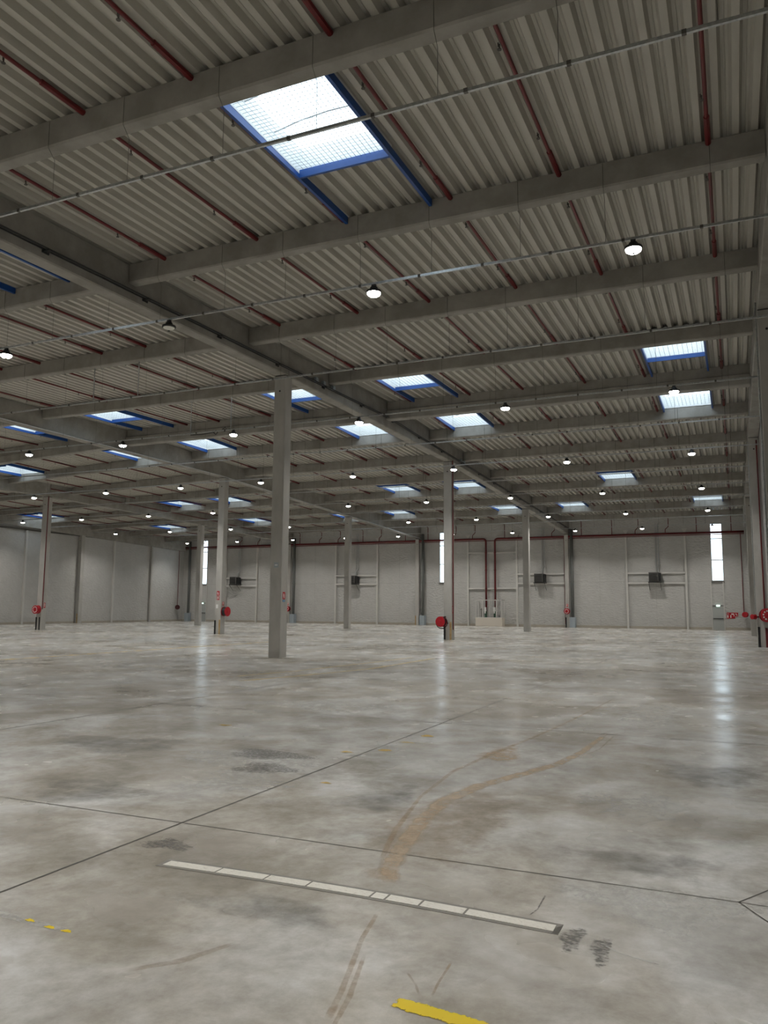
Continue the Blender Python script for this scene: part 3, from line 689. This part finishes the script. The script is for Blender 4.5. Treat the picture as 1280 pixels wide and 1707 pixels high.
s2(XB-.36, XB-.20, 1.95, 2.2, YW-.40, 'small red hose sign over the reel right of the pump enclosure', 'hose')
s2(XD-.34, XD-.18, 1.95, 2.2, YW-.40, 'small red hose sign over the reel left of centre', 'hose')
s2(Y1+.1, Y1+.22, 1.45, 1.85, 0, 'small red hose sign on the right side of the middle reel column', 'hose', side=XB+.0)
# group of red boards beside the far right door
t = thing('fire_board', 'wide red fire instruction board right of the far right door', 'sign', (-.3, YW, 1.0))
fb = MB().box(-.79, -.12, YW-.03, YW-.004, 1.0, 1.52).box(-.12, .13, YW-.03, YW-.004, 1.2, 1.52).build('board', red_bright, t)
pc = MB()
for x0_, x1_, z0_, z1_ in ((-.74, -.66, 1.06, 1.30), (-.74, -.70, 1.38, 1.44), (-.66, -.62, 1.38, 1.44), (-.50, -.42, 1.06, 1.30), (-.42, -.20, 1.34, 1.44), (-.24, -.18, 1.2, 1.34), (-.08, 0, 1.34, 1.44), (0, .06, 1.26, 1.36)): pc.box(x0_, x1_, YW-.036, YW-.030, z0_, z1_)
sub(pc.build('pictogram', white_m, t), fb)
t = thing('exit_sign', 'small lit green and white exit light above the far right door', 'sign', (-1.45, YW-.1, 2.1))
MB().box(-1.6, -1.3, YW-.2, YW-.15, 2.04, 2.18).build('case', mat('exit_light', (.7, .9, .8), .4, emit=((.7, 1, .85), 1.5)), t)
t = thing('exit_sign', 'small lit exit light above the far left door', 'sign', (-56.75, YW-.1, 2.1))
MB().box(-56.95, -56.6, YW-.2, YW-.15, 2.04, 2.16).build('case', bpy.data.materials['exit_light'], t)

# ------------------------------------------------------------------ floor markings and stains
def ribbon(name, pts, wid, m, lab, cat, group=None, z=.003, kind=None, sub=6, soft=True):
    P = []
    for i in range(len(pts)-1):
        for s in range(sub): u = s/sub; P.append(tuple(pts[i][k]*(1-u)+pts[i+1][k]*u for k in range(2)))
    P.append(pts[-1]); n = len(P); v = []; f = []; cov = []
    W = wid if isinstance(wid, (list, tuple)) else [wid]*len(pts)
    for i, p in enumerate(P):
        a = Vector(P[max(0, i-1)]); b = Vector(P[min(n-1, i+1)]); d = (b-a).normalized(); nn = Vector((-d.y, d.x))
        q = i/(n-1)*(len(pts)-1); k = min(int(q), len(pts)-2); wv = W[k]*(1-(q-k))+W[k+1]*(q-k)
        ends = min(1, min(i, n-1-i)/2) if soft else 1
        for c, cv in ((-1, 0), (-.45, 1), (.45, 1), (1, 0)):
            v.append((p[0]+nn.x*wv/2*c, p[1]+nn.y*wv/2*c, z)); cov.append((cv if soft else 1)*ends)
    for i in range(n-1):
        for j in range(3): a = i*4+j; f.append((a, a+4, a+5, a+1))
    me = bpy.data.meshes.new(name); me.from_pydata(v, [], f); me.materials.append(m)
    at = me.attributes.new('cover', 'FLOAT', 'POINT')
    for i, cv in enumerate(cov): at.data[i].value = cv
    o = bpy.data.objects.new(name, me); C.objects.link(o); tag(o, lab, cat, group, kind); return o
def blob(name, cx, cy, rx, ry, m, lab, cat, rot=0, group=None, z=.0025):
    n = 20; v = [(cx, cy, z)]; cov = [1]; f = []
    for k, rr in enumerate((.5, 1)):
        for i in range(n):
            a = 2*math.pi*i/n; jx = rr*(1+.18*math.sin(3*a+cx)+.1*math.sin(5*a+cy)); x = rx*jx*math.cos(a); y = ry*jx*math.sin(a)
            v.append((cx+x*math.cos(rot)-y*math.sin(rot), cy+x*math.sin(rot)+y*math.cos(rot), z)); cov.append(.85 if k == 0 else 0)
    for i in range(n): j = (i+1) % n; f.append((0, 1+i, 1+j)); f.append((1+i, 1+n+i, 1+n+j, 1+j))
    me = bpy.data.meshes.new(name); me.from_pydata(v, [], f); me.materials.append(m)
    at = me.attributes.new('cover', 'FLOAT', 'POINT')
    for i, cv in enumerate(cov): at.data[i].value = cv
    o = bpy.data.objects.new(name, me); C.objects.link(o); tag(o, lab, cat, group); return o
mud = decal('dried_mud', (.54, .42, .29), (.36, .80), 6, .6, .68)
mud2 = decal('dried_mud_thin', (.46, .32, .19), (.44, .80), 8, .6, .42)
mud3 = decal('faint_dirt', (.34, .25, .16), (.45, .85), 5, .7, .45)
scuff = decal('black_scuff', (.14, .135, .13), (.50, .72), 22, .5, .7, (1, 1.6, 1))
paleb = decal('pale_floor_mark', (.62, .62, .60), (.45, .75), 4, .35, .6)  # paler floor tone, edges broken up by noise
darkb = decal('dark_floor_blotch', (.20, .195, .185), (.42, .85), 3, .4, .55)  # darker grey floor tone, faded out by noise
yellow = decal('worn_yellow_paint', (.80, .60, .02), (.40, .47), 26, .45, 1)
yellow_f = decal('faded_yellow_paint', (.66, .48, .14), (.40, .55), 9, .5, .8, (1, .5, 1))
ochre = decal('ochre_paint_scrap', (.55, .38, .10), (.45, .55), 14, .5, 1)

t = thing('floor_tape_strip', 'long white segmented tape strip on the floor in the foreground', 'floor marking', (-2.3, 4.55, 0))
A = Vector((-3.60, 4.515)); B = Vector((-.955, 4.515))
def stripq(u0, u1, v0, v1, z0, z1):
    P = []
    for z in (z0, z1):
        for u, v_ in ((u0, v0), (u1, v0), (u1, v1), (u0, v1)):
            X = A.x+(B.x-A.x)*u; bow = .045*math.sin(math.pi*u); P.append((X, 4.515+bow+v_, z))
    return P
eb = MB(); nseg = 14
for i in range(nseg): eb.hexa(stripq(i/nseg-.006*(i == 0), (i+1)/nseg+.006*(i == nseg-1), -.075, .075, .0005, .0025))
eb.build('bare_border', tape_edge, t)
cuts = [.004, .16, .295, .41, .575, .612, .695, .80, .996]
for i in range(len(cuts)-1):
    sb = MB(); k = 3
    for j in range(k):
        u0 = cuts[i]+.0025+(cuts[i+1]-cuts[i]-.005)*j/k; u1 = cuts[i]+.0025+(cuts[i+1]-cuts[i]-.005)*(j+1)/k; sb.hexa(stripq(u0, u1, -.045, .045, .0025, .0045))
    sb.build('tape_piece', tape_m, t)

ribbon('yellow_stripe', [(-1.47, 3.425), (-1.30, 3.40), (-1.05, 3.375), (-.7, 3.35)], [.13, .13, .12, .1], yellow, 'worn bright yellow painted stripe at the bottom edge', 'floor marking', soft=True)
ribbon('yellow_stripe', [(-4.0, 3.42), (-3.7, 3.40), (-3.28, 3.385)], [.1, .11, .08], paleb, 'pale scraped stripe with yellow flecks at lower left', 'floor marking', z=.002)
for cx, cy in ((-3.62, 3.41), (-3.45, 3.385), (-3.33, 3.385)):
    blob('yellow_fleck', cx, cy, .05, .022, yellow, {-3.62: 'leftmost', -3.45: 'middle', -3.33: 'rightmost'}[cx]+' yellow paint fleck on the pale stripe at lower left', 'floor marking', group='yellow flecks')
# long hatched line and thin yellow lines further back
t = thing('hatched_floor_line', 'long faded yellow dashed line across the floor at left', 'floor marking', (-21.3, 26, 0))
y = 17.5; hm = mat('faded_yellow_line', (.62, .43, .10), .5, noise=(6, (.50, .40, .22), .45, .6))
while y < 34:
    MB().hexa([(-21.42, y, .001), (-21.18, y+.25, .001), (-21.18, y+.70, .001), (-21.42, y+.45, .001), (-21.42, y, .003), (-21.18, y+.25, .003), (-21.18, y+.70, .003), (-21.42, y+.45, .003)]).build('dash', hm, t); y += .85
ribbon('faded_line', [(-10.8, 15.4), (-10.2, 17.5), (-9.55, 20.6), (-9.6, 27.4)], .12, yellow_f, 'thin faded yellow line curving across the mid floor', 'floor marking')
ribbon('faded_line', [(-11.6, 16.2), (-11.0, 19.0), (-10.6, 23), (-10.4, 27)], .10, yellow_f, 'fainter yellow line left of the curving yellow line', 'floor marking')
for cx, cy, rx, ry, k in ((-3.98, 9.05, .14, .11, 0), (-4.35, 8.75, .12, .08, 1), (-3.95, 9.7, .16, .05, 2), (-3.9, 10.3, .13, .13, 3), (-3.78, 7.15, .10, .05, 4), (-6.9, 9.9, .16, .08, 5)):
    blob('paint_scrap', cx, cy, rx, ry, ochre, ['ochre paint scrap on the long saw cut joint', 'small ochre scrap left of the saw cut joint', 'narrow ochre paint dash beyond the first scrap', 'farthest ochre scrap near the saw cut joint', 'ochre scrap nearest the camera by the joint', 'pale orange scrap alone on the left floor'][k], 'floor mark', group='ochre paint scraps')
ribbon('scratch_mark', [(-.72, 4.42), (-.60, 4.34), (-.38, 4.28)], .018, paleb, 'thin white curved scratch right of the black scuffs', 'scratch')
ribbon('scratch_mark', [(-1.13, 5.05), (-1.12, 4.75), (-1.15, 4.6)], .014, scuff, 'thin dark arc crossing towards the tape strip', 'scratch')
# mud tracks
T = 'mud track'
ribbon('mud_track', [(-1.63, 3.1), (-1.70, 3.4), (-1.86, 3.95), (-1.95, 4.4)], [.07, .05, .05, .04], mud2, 'thin reddish mud track below the white tape strip', T)
ribbon('mud_track', [(-1.58, 3.05), (-1.64, 3.35), (-1.80, 3.9)], [.03, .05, .03], mud2, 'second thin mud track beside the first, bottom of picture', T)
ribbon('mud_track', [(-2.05, 4.75), (-2.2, 5.1), (-2.32, 5.7), (-2.42, 6.3), (-2.47, 7.0), (-2.36, 7.7), (-2.1, 8.45), (-1.9, 9.1), (-1.78, 10), (-1.72, 11.8)], [.16, .22, .24, .24, .26, .26, .24, .2, .16, .1], mud, 'wide brown dried mud track curving to the right', T)
ribbon('mud_track', [(-2.25, 5.0), (-2.5, 5.9), (-2.72, 7.0), (-2.82, 8.2), (-2.72, 9.5), (-2.55, 11), (-2.4, 13), (-2.2, 17)], [.06, .08, .06, .08, .12, .08, .07, .06], mud2, 'thin reddish track running straight away beside the wide one', T)
ribbon('mud_track', [(-1.78, 9.4), (-1.62, 10.3), (-1.60, 11.8)], [.05, .04, .05], mud2, 'thin reddish edge line at the end of the wide track', T)
blob('mud_patch', -2.62, 9.4, .35, .75, mud, 'brown mud patch between the two mud tracks', T, rot=.15)
blob('mud_patch', -2.2, 4.95, .2, .2, mud2, 'reddish mud smears just beyond the white tape strip', T)
ribbon('dirt_smear', [(-2.75, 3.12), (-2.55, 3.35), (-2.4, 3.7)], [.05, .1, .05], mud3, 'faint brown smear at lower left of the mud tracks', T)
ribbon('scratch_mark', [(-1.35, 3.95), (-1.33, 3.65), (-1.31, 3.5)], .02, mud2, 'short v-shaped scratch above the yellow stripe, right stroke', 'scratch')
ribbon('scratch_mark', [(-1.52, 3.72), (-1.42, 3.6), (-1.36, 3.5)], .02, mud2, 'short v-shaped scratch above the yellow stripe, left stroke', 'scratch')
blob('dirt_haze', -2.2, 6.3, .8, 1.8, mud3, 'faint brown haze around the mud tracks', T, z=.0018)
# scuffs and patches
PL = ['pale floor patch left of centre beyond the tape strip', 'dark floor patch crossing the left saw cut joint', 'dark floor patch left of the wide mud track', 'pale floor patch at the right edge near the diamond joint', 'pale floor patch right of the wide mud track', 'dark floor patch at the right edge, mid distance', 'dark brownish floor patch far left in the mid distance', 'pale floor patch around the dark scuffed smear', 'dark floor patch just below the tape strip', 'dark streaky patch at right before the diamond joint', 'pale patch far off where the mud tracks end', 'pale patch before the nearest column']
blob('black_scuff', -.86, 4.42, .10, .28, scuff, 'black rubber scuffs at the right end of the tape strip', 'scuff mark')
blob('black_scuff', -.70, 4.34, .09, .3, scuff, 'second black rubber scuff right of the tape strip', 'scuff mark', rot=.1)
blob('black_scuff', -4.7, 7.5, .6, .45, scuff, 'dark scuffed smear on the left mid floor', 'scuff mark')
blob('black_scuff', -5.1, 8.2, .9, .5, scuff, 'larger dark smear beyond it on the left', 'scuff mark')
blob('black_scuff', -3.85, 4.85, .35, .2, scuff, 'thin dark scratches left of the tape strip', 'scuff mark')
for k, (cx, cy, rx, ry, m) in enumerate(((-4.6, 6.9, .9, .9, paleb), (-5.6, 5.9, .9, .7, darkb), (-3.0, 6.8, .5, .8, darkb), (-.5, 5.1, .9, .6, paleb), (-.9, 7.6, .9, .9, paleb), (-.3, 9.2, .8, 1.0, darkb), (-7.2, 8.0, 1.5, .8, darkb), (-5.2, 7.8, 1.4, .7, paleb), (-2.6, 4.1, .8, .3, darkb), (-.6, 5.9, .8, .4, darkb), (-1.5, 14, 1.2, 2.5, paleb), (-6.5, 12.6, 1.6, 1.2, paleb))):
    blob('floor_patch', cx, cy, rx, ry, m, PL[k], 'floor patch', z=.0012+.00003*k, group='pale floor patches' if m == paleb else 'dark floor patches')
